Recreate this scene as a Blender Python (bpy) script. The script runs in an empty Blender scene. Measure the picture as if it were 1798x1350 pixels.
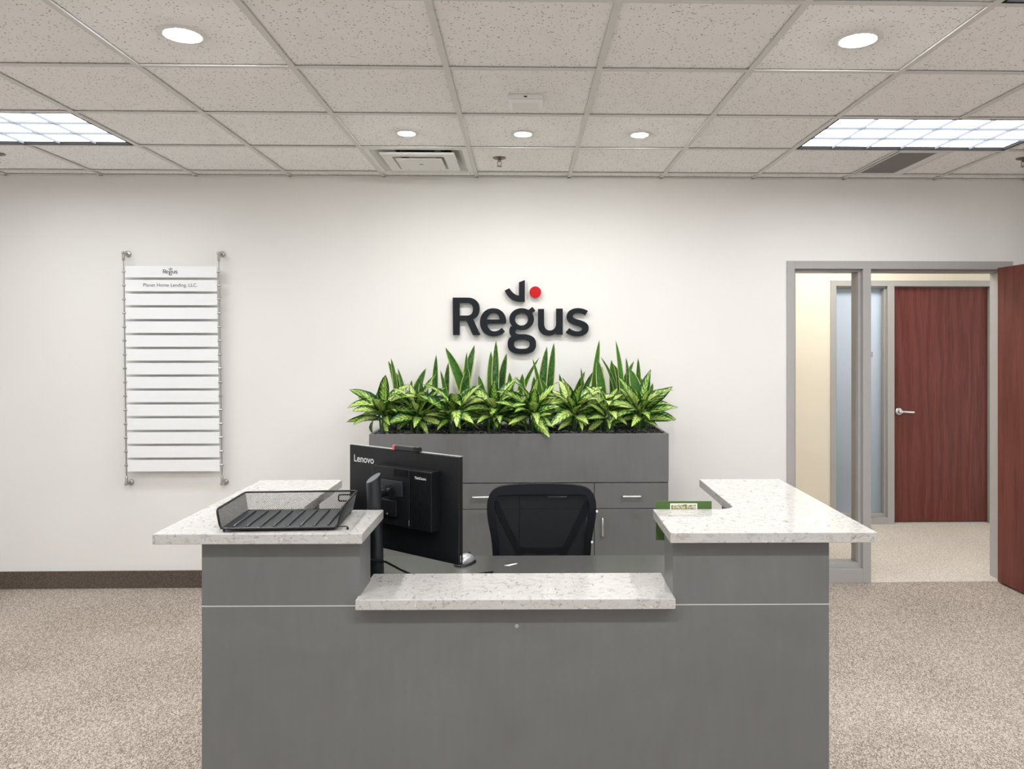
import bpy, math, random
from mathutils import Vector, Matrix
R = math.radians
PI = math.pi
random.seed(7)
S = bpy.context.scene
COL = S.collection

# ------------------------------------------------------------------ camera
cam_d = bpy.data.cameras.new('camera')
cam = bpy.data.objects.new('camera', cam_d)
COL.objects.link(cam)
cam.location = (0.0, -4.982, 1.594)
cam.rotation_euler = (PI / 2, 0, -0.0234)
cam_d.sensor_fit = 'HORIZONTAL'
cam_d.sensor_width = 36.0
cam_d.lens = 1324.14 / 1798 * 36.0
cam_d.shift_x = -(949.28 - 899.0) / 1798
cam_d.shift_y = -(675.0 - 603.18) / 1798
cam_d.clip_start = 0.05
S.camera = cam

# ------------------------------------------------------------------ world, exposure
w = bpy.data.worlds.new('world')
S.world = w
w.use_nodes = True
bg = w.node_tree.nodes['Background']
bg.inputs[0].default_value = (0.93, 0.96, 1.0, 1)
bg.inputs[1].default_value = 0.7
vs = S.view_settings
vs.view_transform = 'Standard'
vs.look = 'None'
vs.exposure = 1.36
vs.gamma = 1.0
vs.use_curve_mapping = False
cy = S.cycles
cy.max_bounces = 8; cy.diffuse_bounces = 4; cy.glossy_bounces = 3; cy.transmission_bounces = 5; cy.transparent_max_bounces = 10
cy.caustics_reflective = False; cy.caustics_refractive = False
cy.adaptive_threshold = 0.03
TROFFER_POWER = 3.6
HALL_POWER = 5.8
DOWN_POWER = 230.0
SPOT_POWER = 210.0

# ------------------------------------------------------------------ mesh helpers
class MB:
    def __init__(s):
        s.v = []; s.f = []; s.uv = None
    def add(s, vs_, fs):
        o = len(s.v)
        s.v += [tuple(p) for p in vs_]
        s.f += [tuple(i + o for i in f) for f in fs]
        return s
    def box(s, x0, x1, y0, y1, z0, z1):
        return s.add([(x0,y0,z0),(x1,y0,z0),(x1,y1,z0),(x0,y1,z0),(x0,y0,z1),(x1,y0,z1),(x1,y1,z1),(x0,y1,z1)],
                     [(0,3,2,1),(4,5,6,7),(0,1,5,4),(1,2,6,5),(2,3,7,6),(3,0,4,7)])
    def frustum(s, a, b, z0, z1):       # a, b = (x0,x1,y0,y1) at z0, z1
        return s.add([(a[0],a[2],z0),(a[1],a[2],z0),(a[1],a[3],z0),(a[0],a[3],z0),(b[0],b[2],z1),(b[1],b[2],z1),(b[1],b[3],z1),(b[0],b[3],z1)],
                     [(0,3,2,1),(4,5,6,7),(0,1,5,4),(1,2,6,5),(2,3,7,6),(3,0,4,7)])
    def prism(s, pts, z0, z1):          # ccw polygon in xy
        n = len(pts)
        return s.add([(x,y,z0) for x,y in pts] + [(x,y,z1) for x,y in pts],
                     [tuple(range(n-1,-1,-1)), tuple(range(n,2*n))] + [(i,(i+1)%n,n+(i+1)%n,n+i) for i in range(n)])
    def tube(s, path, r, n=6, closed=False, cap=True, flat=None, rs=None):
        P = [Vector(p) for p in path]; m = len(P); rings = []
        up = None
        for i, p in enumerate(P):
            a = P[i-1] if (i > 0 or closed) else P[i]
            b = P[(i+1) % m] if (i < m-1 or closed) else P[i]
            t = (b - a).normalized()
            if up is None:
                up = Vector((0,0,1)) if abs(t.z) < .9 else Vector((0,1,0))
            x = t.cross(up)
            if x.length < 1e-6: x = t.orthogonal()
            x.normalize(); y = x.cross(t).normalized(); up = y
            rr = rs[i] if rs else r
            rx, ry = (rr, rr) if flat is None else flat
            rings.append([p + x*rx*math.cos(2*PI*k/n + PI/n) + y*ry*math.sin(2*PI*k/n + PI/n) for k in range(n)])
        vs_ = [q for ring in rings for q in ring]; fs = []
        for i in range(m if closed else m-1):
            j = (i+1) % m
            for k in range(n):
                l = (k+1) % n
                fs.append((i*n+k, i*n+l, j*n+l, j*n+k))
        if cap and not closed:
            fs.append(tuple(range(n-1,-1,-1))); fs.append(tuple((m-1)*n+k for k in range(n)))
        return s.add(vs_, fs)
    def lathe(s, prof, n=24, axis='z', at=(0,0,0)):    # prof [(r,h)]
        vs_ = []; fs = []
        for r, h in prof:
            for k in range(n):
                a = 2*PI*k/n; c, d = r*math.cos(a), r*math.sin(a)
                q = {'z': (c,d,h), 'y': (c,h,d), 'x': (h,c,d)}[axis]
                vs_.append((q[0]+at[0], q[1]+at[1], q[2]+at[2]))
        for i in range(len(prof)-1):
            for k in range(n):
                l = (k+1) % n
                fs.append((i*n+k, i*n+l, (i+1)*n+l, (i+1)*n+k))
        fs.append(tuple(range(n-1,-1,-1))); fs.append(tuple((len(prof)-1)*n+k for k in range(n)))
        return s.add(vs_, fs)
    def mesh(s, name, smooth=False):
        me = bpy.data.meshes.new(name)
        me.from_pydata(s.v, [], s.f)
        if s.uv:
            l = me.uv_layers.new(name='UVMap')
            for lp in me.loops: l.data[lp.index].uv = s.uv[lp.vertex_index]
        me.update()
        if smooth: me.polygons.foreach_set('use_smooth', [True]*len(me.polygons))
        return me
    def build(s, name, mat, parent=None, smooth=False, bevel=0, label=None, fix=True, stuff=False):
        me = s.mesh(name, smooth)
        if fix:
            import bmesh
            b = bmesh.new(); b.from_mesh(me)
            bmesh.ops.recalc_face_normals(b, faces=b.faces); b.to_mesh(me); b.free()
        o = link(name, me, mat, parent)
        if bevel:
            md = o.modifiers.new('bevel', 'BEVEL'); md.width = bevel; md.segments = 2; md.limit_method = 'ANGLE'; md.angle_limit = R(40)
        if smooth:
            try:
                me.set_sharp_from_angle(angle=R(45))
            except Exception: pass
        if label: o['label'] = label
        if stuff: o['kind'] = 'stuff'
        return o

def link(name, me, mat, parent=None):
    o = bpy.data.objects.new(name, me)
    COL.objects.link(o)
    if mat and not me.materials: me.materials.append(mat)
    if parent: o.parent = parent
    return o
def thing(name, label, cat, loc=(0,0,0), rz=0, group=None):
    o = bpy.data.objects.new(name, None); COL.objects.link(o)
    o.empty_display_size = .05
    o.location = loc; o.rotation_euler = (0,0,rz)
    return tag(o, label, cat, group)
def tag(o, label, cat, group=None):
    o['label'] = label; o['category'] = cat
    if group: o['group'] = group
    return o
def struct(o, label=None):
    o['kind'] = 'structure'
    if label: o['label'] = label
    return o
def copy_tree(o, parent=None):
    c = o.copy(); COL.objects.link(c); c.parent = parent
    for ch in list(o.children): copy_tree(ch, c)
    return c

# outlines: loops of ('C',c1,c2,p) / points, tessellated and filled
def loop(path, n=10):
    pts = []
    for it in path:
        if it[0] == 'C':
            p0 = pts[-1]; a, b, c = it[1:]
            for i in range(1, n+1):
                t = i/n; q = 1-t
                pts.append(tuple(q**3*p0[k]+3*q*q*t*a[k]+3*q*t*t*b[k]+t**3*c[k] for k in (0,1)))
        else: pts.append(tuple(it))
    return pts
def ell(cx, cy, rx, ry, n=40, p=2.0):
    o = []
    for k in range(n):
        a = 2*PI*k/n; c, d = math.cos(a), math.sin(a)
        o.append((cx+rx*math.copysign(abs(c)**(2/p),c), cy+ry*math.copysign(abs(d)**(2/p),d)))
    return o
def curve_mesh(cu, name):
    ob = bpy.data.objects.new('tmp', cu); COL.objects.link(ob)
    dg = bpy.context.evaluated_depsgraph_get(); dg.update()
    me = bpy.data.meshes.new_from_object(ob.evaluated_get(dg))
    me.name = name
    bpy.data.objects.remove(ob); bpy.data.curves.remove(cu)
    me.materials.clear()
    return me
def fill_mesh(name, loops, depth):
    cu = bpy.data.curves.new('tmp', 'CURVE'); cu.dimensions = '2D'; cu.fill_mode = 'BOTH'; cu.extrude = depth/2
    for lp in loops:
        sp = cu.splines.new('POLY'); sp.points.add(len(lp)-1); sp.use_cyclic_u = True
        for i, (x, y) in enumerate(lp): sp.points[i].co = (x, y, 0, 1)
    return curve_mesh(cu, name)
def text_mesh(name, body, width, depth=.0006, bold=0.0):
    cu = bpy.data.curves.new('tmp', 'FONT'); cu.body = body; cu.size = 1.0; cu.extrude = 0; cu.offset = bold
    me = curve_mesh(cu, name)
    xs = [v.co.x for v in me.vertices]; ys = [v.co.y for v in me.vertices]
    k = width/(max(xs)-min(xs)); cx = (max(xs)+min(xs))/2; cy = min(ys)
    for v in me.vertices: v.co = ((v.co.x-cx)*k, (v.co.y-cy)*k, 0)
    # give the print a hair of thickness
    return me

# ------------------------------------------------------------------ material helpers
def mat(name, col=(.5,.5,.5), rough=.5, metal=0.0, spec=.5, coat=0.0):
    m = bpy.data.materials.new(name); m.use_nodes = True
    b = m.node_tree.nodes['Principled BSDF']
    b.inputs['Base Color'].default_value = (*col, 1); b.inputs['Roughness'].default_value = rough
    b.inputs['Metallic'].default_value = metal; b.inputs['Specular IOR Level'].default_value = spec
    b.inputs['Coat Weight'].default_value = coat
    return m
class NT:
    def __init__(s, m):
        s.m = m; s.t = m.node_tree; s.b = s.t.nodes['Principled BSDF']
    def n(s, typ, ins=None, **kw):
        nd = s.t.nodes.new(typ)
        for k, v in kw.items(): setattr(nd, k, v)
        for k, v in (ins or {}).items():
            if isinstance(v, bpy.types.NodeSocket): s.t.links.new(v, nd.inputs[k])
            else: nd.inputs[k].default_value = v
        return nd
    def coord(s, kind='Object', scale=(1,1,1), rot=(0,0,0), loc=None):
        c = s.n('ShaderNodeTexCoord')
        mp = s.n('ShaderNodeMapping', {'Vector': c.outputs[kind], 'Scale': scale, 'Rotation': rot})
        if loc is not None:
            if isinstance(loc, bpy.types.NodeSocket): s.t.links.new(loc, mp.inputs['Location'])
            else: mp.inputs['Location'].default_value = loc
        return mp.outputs[0]
    def noise(s, vec, scale, detail=3, rough=.55, dist=0.0):
        return s.n('ShaderNodeTexNoise', {'Vector': vec, 'Scale': scale, 'Detail': detail, 'Roughness': rough, 'Distortion': dist}).outputs[0]
    def ramp(s, fac, stops, interp='LINEAR'):
        r = s.n('ShaderNodeValToRGB', {'Fac': fac}); cr = r.color_ramp; cr.interpolation = interp
        while len(cr.elements) < len(stops): cr.elements.new(.5)
        for e, (p, c) in zip(cr.elements, stops):
            e.position = p; e.color = (*c, 1) if len(c) == 3 else c
        return r.outputs[0]
    def mix(s, fac, a, b, mode='MIX'):
        nd = s.n('ShaderNodeMix', data_type='RGBA', blend_type=mode)
        for k, v in ((0, fac), (6, a), (7, b)):
            if isinstance(v, bpy.types.NodeSocket): s.t.links.new(v, nd.inputs[k])
            else: nd.inputs[k].default_value = (*v, 1) if isinstance(v, tuple) and len(v) == 3 else v
        return nd.outputs[2]
    def math(s, op, a, b=0.0, c=None):
        nd = s.n('ShaderNodeMath', operation=op)
        for i, v in enumerate((a, b) if c is None else (a, b, c)):
            if isinstance(v, bpy.types.NodeSocket): s.t.links.new(v, nd.inputs[i])
            else: nd.inputs[i].default_value = v
        return nd.outputs[0]
    def set(s, name, v):
        if isinstance(v, bpy.types.NodeSocket): s.t.links.new(v, s.b.inputs[name])
        else: s.b.inputs[name].default_value = v
    def bump(s, h, strength=.2, dist=.002):
        s.set('Normal', s.n('ShaderNodeBump', {'Height': h, 'Strength': strength, 'Distance': dist}).outputs[0])
def g3(v): return (v, v, v)

M = {}
def paint(name, col, rough=.6):
    m = mat(name, col, rough, spec=.3); t = NT(m)
    v = t.coord()
    t.set('Base Color', t.mix(t.noise(v, 2.5, 0), tuple(c*.975 for c in col), tuple(min(1, c*1.02) for c in col)))
    return m
M['wall'] = paint('wall_paint', (.80, .782, .752))
M['cream'] = paint('cream_wall_paint', (.83, .76, .62))
M['frame'] = mat('taupe_frame_enamel', (.40, .388, .372), .38)
M['white_metal'] = mat('white_enamel', (.78, .77, .75), .4)
M['tee'] = mat('ceiling_tee_enamel', (.70, .685, .67), .55)
M['chrome'] = mat('satin_steel', (.72, .71, .69), .28, 1.0)
M['steel'] = mat('brushed_steel', (.50, .48, .46), .35, 1.0)
M['black'] = mat('black_plastic', (.006, .0065, .008), .42, spec=.35)
M['column_cap'] = mat('grey_cap_plastic', (.13, .14, .145), .4)
M['black_wire'] = mat('black_coated_wire', (.005, .005, .006), .35, spec=.4)
M['void'] = mat('black_recess', (.004, .004, .004), .9)
M['bronze'] = mat('dull_bronze', (.20, .16, .13), .4, .8)
M['silver'] = mat('silver_plastic', (.42, .43, .44), .3, .5)
M['letter'] = mat('charcoal_letter_face', (.013, .0155, .019), .6, spec=.15)
M['red'] = mat('red_dot_face', (.50, .012, .018), .6, spec=.15)
M['print'] = mat('dark_print', (.05, .045, .05), .6)
M['lightprint'] = mat('silver_print', (.62, .62, .62), .35)
M['redprint'] = mat('red_plastic', (.75, .12, .11), .4)
M['acrylic'] = mat('white_acrylic', (.86, .86, .87), .22)
M['grille'] = mat('grey_perforated_grille', (.19, .17, .165), .6)
M['paper'] = mat('white_paper', (.85, .85, .84), .6)
M['green_card'] = mat('green_card', (.075, .135, .040), .55, spec=.2)
M['concrete'] = paint('pale_paving', (.55, .54, .51))
M['duct'] = mat('duct_grey', (.30, .30, .30), .6)
M['column'] = mat('dark_grey_plastic', (.018, .021, .025), .36)

# ceiling tile: fissured mineral fibre
m = mat('mineral_fibre_tile', (.66, .63, .60), .9, spec=.1); t = NT(m)
rnd = t.n('ShaderNodeObjectInfo').outputs['Random']
off = t.n('ShaderNodeCombineXYZ', {'X': t.math('MULTIPLY', rnd, 37.0), 'Y': t.math('MULTIPLY', rnd, 91.0)}).outputs[0]
v = t.coord('Object', loc=off)
f1 = t.n('ShaderNodeTexVoronoi', {'Vector': t.coord('Object', (1, .55, 1), loc=off), 'Scale': 105.0, 'Randomness': 1.0}).outputs['Distance']
f2 = t.n('ShaderNodeTexVoronoi', {'Vector': t.coord('Object', (.6, 1, 1), (0, 0, .6), loc=off), 'Scale': 62.0, 'Randomness': 1.0}).outputs['Distance']
sel = t.ramp(t.noise(v, 75, 0, .6), [(.50, g3(0)), (.56, g3(1))])
sel2 = t.ramp(t.noise(v, 31, 0, .6), [(.54, g3(0)), (.60, g3(1))])
d1 = t.math('MULTIPLY', t.ramp(f1, [(.20, g3(1)), (.30, g3(0))]), sel)
d2 = t.math('MULTIPLY', t.ramp(f2, [(.16, g3(1)), (.24, g3(0))]), sel2)
dots = t.math('MAXIMUM', d1, d2)
base = t.mix(t.noise(v, 9, 1), (.90, .885, .878), (.955, .945, .94))
t.set('Base Color', t.mix(t.math('MULTIPLY', dots, .72), base, (.20, .17, .15)))
M['tile'] = m

# carpet
def carpet(name, dark, mid, light, sc=1.0):
    m = mat(name, mid, .95, spec=.05); t = NT(m)
    v = t.coord('Object', (1, 1, 1), (0, 0, .7))
    v2 = t.coord('Object', (1, .5, 1), (0, 0, -.45))
    n1 = t.noise(v2, 150*sc, 1, .6); n2 = t.noise(v, 90*sc, 1, .65)
    n3 = t.n('ShaderNodeTexVoronoi', {'Vector': v2, 'Scale': 120.0*sc}).outputs['Color']
    sep = t.n('ShaderNodeSeparateColor', {'Color': n3}).outputs[0]
    h = t.math('ADD', t.math('MULTIPLY', n1, .45), t.math('ADD', t.math('MULTIPLY', n2, .35), t.math('MULTIPLY', sep, .20)))
    c = t.ramp(h, [(.36, dark), (.48, mid), (.62, light)])
    big = t.noise(v, 1.3, 1)
    t.set('Base Color', t.mix(.12, c, t.ramp(big, [(.35, dark), (.65, light)])))
    t.bump(n1, .5, .003)
    return m
M['carpet'] = carpet('beige_loop_carpet', (.13, .100, .078), (.31, .262, .222), (.66, .58, .505), 2.0)
M['carpet_hall'] = carpet('pale_loop_carpet', (.40, .35, .30), (.58, .53, .47), (.76, .71, .65), 2.0)
M['carpet_base'] = carpet('brown_carpet_base', (.060, .045, .035), (.105, .083, .067), (.16, .13, .105), 2.0)

# grey laminate, brushed-concrete look
def laminate(name, col, rough):
    m = mat(name, col, rough, spec=.4); t = NT(m)
    v = t.coord('Object')
    a = t.noise(v, 3.2, 3, .6, .8); b = t.noise(t.coord('Object', (6, 6, 1)), 6, 1)
    k = t.math('ADD', t.math('MULTIPLY', a, .7), t.math('MULTIPLY', b, .3))
    t.set('Base Color', t.ramp(k, [(.30, tuple(c*.90 for c in col)), (.55, col), (.75, tuple(c*1.09 for c in col))]))
    t.set('Roughness', t.math('ADD', t.math('MULTIPLY', a, .12), rough-.06))
    return m
M['lam'] = laminate('grey_laminate', (.150, .1505, .147), .34)
M['lam_top'] = laminate('dark_grey_worktop', (.080, .079, .076), .22)
M['strip'] = mat('pale_metal_strip', (.62, .61, .60), .35, .3)

# quartz
m = mat('speckled_quartz', (.8, .78, .74), .10, spec=.55); t = NT(m)
v = t.coord('Object', (1, 2.3, 2.3), (0, 0, .25)); vb = t.coord('Object', (2.2, 1, 2.2), (0, 0, -.5))
base = t.mix(t.noise(v, 16, 4), (.455, .437, .41), (.54, .527, .507))
fa = t.ramp(t.noise(v, 34, 3, .55, 1.1), [(.56, g3(0)), (.64, g3(1))])
fb = t.ramp(t.noise(vb, 42, 2, .5, .9), [(.60, g3(0)), (.72, g3(1))])
fc = t.ramp(t.noise(t.coord('Object', (1, 1, 1), loc=(3, 5, 1)), 70, 2), [(.68, g3(0)), (.72, g3(1))])
c = t.mix(t.math('MULTIPLY', fa, .45), base, (.30, .27, .235))
c = t.mix(t.math('MULTIPLY', fb, .75), c, (.22, .19, .155))
c = t.mix(t.math('MULTIPLY', fc, .6), c, (.74, .73, .71))
t.set('Base Color', c)
M['quartz'] = m

# red-brown oak veneer
def wood(name, dark, light):
    m = mat(name, dark, .48, spec=.25); t = NT(m)
    v = t.coord('Object', (1, 1, .10)); v2 = t.coord('Object', (1, 1, .035))
    wv = t.n('ShaderNodeTexWave', {'Vector': v, 'Scale': 3.2, 'Distortion': 14.0, 'Detail': 3.0, 'Detail Scale': 1.6, 'Detail Roughness': .6}, wave_type='BANDS', bands_direction='X').outputs[1]
    fine = t.noise(v2, 170, 3, .7)
    k = t.math('ADD', t.math('MULTIPLY', wv, .22), t.math('MULTIPLY', fine, .78))
    c = t.ramp(k, [(.25, dark), (.75, light)])
    c = t.mix(t.ramp(t.noise(v2, 60, 2), [(.55, g3(0)), (.7, g3(.35))]), c, tuple(x*.55 for x in dark))
    t.set('Base Color', c); 
    return m
M['wood'] = wood('red_oak_veneer', (.110, .027, .020), (.185, .055, .043))

# glass
m = mat('clear_glass', (1, 1, 1), .0, spec=.5); t = NT(m)
tr = t.n('ShaderNodeBsdfTransparent'); gl = t.n('ShaderNodeBsdfGlossy', {'Roughness': .02})
fr = t.n('ShaderNodeFresnel', {'IOR': 1.45}).outputs[0]
mx = t.n('ShaderNodeMixShader', {0: t.math('MULTIPLY', fr, .8), 1: tr.outputs[0], 2: gl.outputs[0]})
t.t.links.new(mx.outputs[0], t.t.nodes['Material Output'].inputs[0]); M['glass'] = m
m = mat('frosted_glass', (.62, .68, .74), .70); m.node_tree.nodes['Principled BSDF'].inputs['Transmission Weight'].default_value = 1.0
m.node_tree.nodes['Principled BSDF'].inputs['IOR'].default_value = 1.2
t = NT(m)
tl_ = t.n('ShaderNodeBsdfTranslucent', {'Color': (.80, .84, .87, 1)})
mx = t.n('ShaderNodeMixShader', {0: .78, 1: t.b.outputs[0], 2: tl_.outputs[0]})
t.t.links.new(mx.outputs[0], t.t.nodes['Material Output'].inputs[0])
M['frost'] = m

# lamps
def emit(name, col, power):
    m = mat(name, (.9, .9, .9), .5); b = m.node_tree.nodes['Principled BSDF']
    b.inputs['Emission Color'].default_value = (*col, 1); b.inputs['Emission Strength'].default_value = power
    return m
m = emit('troffer_lens', (.94, .975, 1.0), TROFFER_POWER); t = NT(m)
M['lens'] = m
M['hall_lens'] = emit('corridor_lens', (1.0, .98, .94), HALL_POWER)
M['downlens'] = emit('downlight_lens', (.975, .985, 1.0), DOWN_POWER)
M['spotlens'] = emit('spot_lens', (.99, .988, .985), SPOT_POWER)
M['blade'] = mat('louvre_blade', (.13, .14, .16), .6, spec=.1)

# chair
M['chair_frame'] = mat('black_chair_frame', (.005, .006, .0095), .65, spec=.25)
m = mat('black_mesh_fabric', (.013, .0155, .018), .9, spec=.1); t = NT(m)
wv = t.n('ShaderNodeTexWave', {'Vector': t.coord('Object'), 'Scale': 130.0}, wave_type='BANDS', bands_direction='Z').outputs[1]
t.set('Alpha', t.math('ADD', t.math('MULTIPLY', wv, .06), .915)); M['chair_mesh'] = m
M['fabric'] = mat('black_fabric', (.016, .017, .020), .9, spec=.2)

# leaves
def leafmat(name, kind):
    m = mat(name, (.1, .2, .04), .36, spec=.4); t = NT(m)
    uvn = t.n('ShaderNodeUVMap').outputs[0]
    sp = t.n('ShaderNodeSeparateXYZ', {'Vector': uvn}); u, vv = sp.outputs[0], sp.outputs[1]
    d = t.math('MULTIPLY', t.math('ABSOLUTE', t.math('SUBTRACT', u, .5)), 2.0)
    rnd = t.n('ShaderNodeObjectInfo').outputs['Random']
    offs = t.n('ShaderNodeCombineXYZ', {'X': t.math('MULTIPLY', rnd, 31.0), 'Y': t.math('MULTIPLY', rnd, 17.0)}).outputs[0]
    mp = lambda sc: t.n('ShaderNodeMapping', {'Vector': uvn, 'Scale': sc, 'Location': offs}).outputs[0]
    if kind == 'snake':
        band = t.noise(mp((1.2, 13, 1)), 1.6, 4, .6, .8)
        c = t.ramp(band, [(.38, (.010, .045, .010)), (.52, (.030, .105, .018)), (.66, (.085, .20, .035))])
        c = t.mix(t.math('MULTIPLY', rnd, .75), c, (.058, .185, .020))
        edge = t.ramp(t.math('ADD', d, t.math('MULTIPLY', t.noise(mp((1, 9, 1)), 2.0), .14)), [(.84, g3(0)), (.90, g3(1))])
        c = t.mix(edge, c, (.50, .52, .17))
    else:
        n1 = t.noise(mp((5, 9, 1)), 1.5, 4, .65, 1.2)
        n2 = t.noise(mp((9, 22, 1)), 1.7, 3, .6, .8)
        vein = t.n('ShaderNodeTexWave', {'Vector': t.n('ShaderNodeCombineXYZ', {'X': t.math('SUBTRACT', t.math('MULTIPLY', vv, 2.4), t.math('MULTIPLY', d, .55))}).outputs[0], 'Scale': 1.0, 'Distortion': .6}, wave_type='BANDS', bands_direction='X').outputs[1]
        pale = t.math('ADD', t.math('MULTIPLY', n1, .75), t.math('ADD', t.math('MULTIPLY', n2, .35), t.math('MULTIPLY', vein, .16)))
        pale = t.math('SUBTRACT', pale, t.math('MULTIPLY', t.math('POWER', d, 2.2), .46))
        pale = t.math('ADD', pale, t.math('MULTIPLY', t.math('SUBTRACT', rnd, .5), .16))
        c = t.ramp(pale, [(.37, (.012, .062, .010)), (.45, (.060, .20, .025)), (.53, (.27, .47, .065)), (.66, (.66, .74, .25))])
        c = t.mix(t.ramp(d, [(.03, g3(.8)), (.08, g3(0))]), c, (.10, .22, .05))
    t.set('Base Color', c)
    b = t.b; out = t.t.nodes['Material Output']
    tl = t.n('ShaderNodeBsdfTranslucent', {'Color': c})
    mx = t.n('ShaderNodeMixShader', {0: .18, 1: b.outputs[0], 2: tl.outputs[0]})
    t.t.links.new(mx.outputs[0], out.inputs[0])
    return m
M['snake'] = leafmat('snake_leaf', 'snake'); M['agla'] = leafmat('variegated_leaf', 'agla')
M['stalk'] = mat('green_stalk', (.075, .16, .035), .5)
m = mat('dark_moss', (.05, .05, .05), .9, spec=.1); t = NT(m)
t.set('Base Color', t.ramp(t.noise(t.coord(), 45, 2), [(.35, (.02, .019, .019)), (.65, (.17, .165, .17))])); M['moss'] = m
M['soil'] = mat('dark_soil', (.012, .011, .010), .95)

# ================================================================== SETTING
ZC = 2.6886
T = 0.6096
GX0 = -1.5237; GY0 = -0.1379
XL, XR, YF = -4.25, 4.25, -8.2
OX0, OX1, OZ = 1.754, 3.279, 2.144     # door-and-sidelight opening in the back wall

o = MB().box(XL-.12, XR+.12, YF-.12, 0.0, -.06, 0).build('floor', M['carpet']); struct(o, 'beige loop carpet of the lobby')
b = MB().box(XL-.12, OX0, 0, .12, 0, ZC+.15).box(OX1, XR+.12, 0, .12, 0, ZC+.15).box(OX0, OX1, 0, .12, OZ, ZC+.15)
struct(b.build('wall_back', M['wall']), 'off-white wall behind the reception desk')
struct(MB().box(XL-.12, XL, YF, 0, 0, ZC+.15).build('wall_left', M['wall']), 'off-white wall left of the lobby')
struct(MB().box(XR, XR+.12, YF, 0, 0, ZC+.15).build('wall_right', M['wall']), 'off-white wall right of the lobby')
WX, WZ0, WZ1 = 3.6, .10, 2.45
struct(MB().box(XL-.12, -WX, YF-.12, YF, 0, ZC+.15).box(WX, XR+.12, YF-.12, YF, 0, ZC+.15).box(-WX, WX, YF-.12, YF, WZ1, ZC+.15).box(-WX, WX, YF-.12, YF, 0, WZ0).build('wall_front', M['wall']), 'off-white wall with an added storefront window facing the desk')
wn = bpy.data.objects.new('added_window_1', None); COL.objects.link(wn); wn.location = (0, YF-.06, 0); struct(wn, 'unseen storefront window added behind the viewer for daylight')  # added behind the camera to let daylight onto the desk front
for k in range(5):
    x = -WX+.03+k*(2*WX-.06)/4
    MB().box(x-.03, x+.03, -.04, .04, WZ0, WZ1).build('added_mullion', M['frame'], wn)
    if k < 4: MB().box(x+.03, x+(2*WX-.06)/4-.03, -.004, .004, WZ0+.05, WZ1-.05).build('pane', M['glass'], wn)
for z in (WZ0, WZ1-.05): MB().box(-WX+.06, WX-.06, -.04, .04, z, z+.05).build('added_rail', M['frame'], wn)
struct(MB().box(-14, 14, YF-14, YF-.121, -.10, -.03).build('ground_outside', M['concrete']), 'unseen pale paving added outside the storefront window')  # unseen ground, added to bounce daylight in through the added window
struct(MB().box(XL, OX0, -.009, 0, 0, .113).box(OX1, XR, -.009, 0, 0, .113).build('baseboard_back', M['carpet_base'], bevel=.002), 'dark brown carpet base along the back wall')

# ---- suspended ceiling
ceil = MB().box(XL-.12, XR+.12, YF-.12, .12, ZC+.15, ZC+.2).build('ceiling', M['white_metal'])
struct(ceil, 'suspended ceiling of fissured tiles in a metal grid')
xs = [XL] + [GX0+i*T for i in range(-6, 12) if XL+.02 < GX0+i*T < XR-.02] + [XR]
ys = [0.0] + [GY0-i*T for i in range(0, 16) if GY0-i*T > YF+.02] + [YF]
# fixtures occupying cells: centre of cell -> kind
troffers = [(-3.3525, -1.357), (1.524, -1.357), (-3.3525, -3.1859), (1.524, -3.1859), (-3.3525, -5.0147), (1.524, -5.0147), (-3.3525, -6.8435), (1.524, -6.8435)]  # x0, y0 (4x2 ft)
def in_troffer(cx, cy):
    return any(x < cx < x+2*T and y < cy < y+T for x, y in troffers)
full = None
for i in range(len(xs)-1):
    for j in range(len(ys)-1):
        x0, x1, y1, y0 = xs[i], xs[i+1], ys[j], ys[j+1]
        cx, cy = (x0+x1)/2, (y0+y1)/2
        if in_troffer(cx, cy): continue
        if abs(cx+.609) < .05 and abs(cy+.443) < .05: continue            # supply diffuser
        if abs(cx-2.439) < .05 and abs(cy+.443) < .05: x0 = 2.455; cx = (x0+x1)/2   # half cell: return grille beside it
        hx, hy = (x1-x0)/2-.001, (y1-y0)/2-.001
        if abs(hx-(T/2-.001)) < 1e-3 and abs(hy-(T/2-.001)) < 1e-3:
            if full is None: full = MB().box(-hx, hx, -hy, hy, 0, .015).mesh('ceiling_tile')
            me = full
        else: me = MB().box(-hx, hx, -hy, hy, 0, .015).mesh('ceiling_tile')
        q = link('ceiling_tile', me, M['tile'], ceil); q.location = (cx, cy, ZC+.0085)
for x in xs[1:-1]:
    segs = [(YF, 0.0)]
    for tx, ty in troffers:
        if abs(x-(tx+T)) < .02:
            segs = [p for a, c in segs for p in ((a, min(c, ty)), (max(a, ty+T), c)) if p[1]-p[0] > .01]
    for a, c in segs:
        MB().box(x-.012, x+.012, a, c, ZC, ZC+.005).box(x-.0015, x+.0015, a, c, ZC+.005, ZC+.04).build('ceiling_tee', M['tee'], ceil)
for y in ys[1:-1]:
    for i in range(len(xs)-1):
        MB().box(xs[i]+.012, xs[i+1]-.012, y-.012, y+.012, ZC+.0006, ZC+.005).build('cross_tee', M['tee'], ceil)
MB().box(XL, XR, -.022, 0, ZC, ZC+.005).build('wall_angle', M['tee'], ceil)
MB().box(2.443, 2.455, -.738, -.148, ZC+.0006, ZC+.005).build('cross_tee', M['tee'], ceil)

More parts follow.
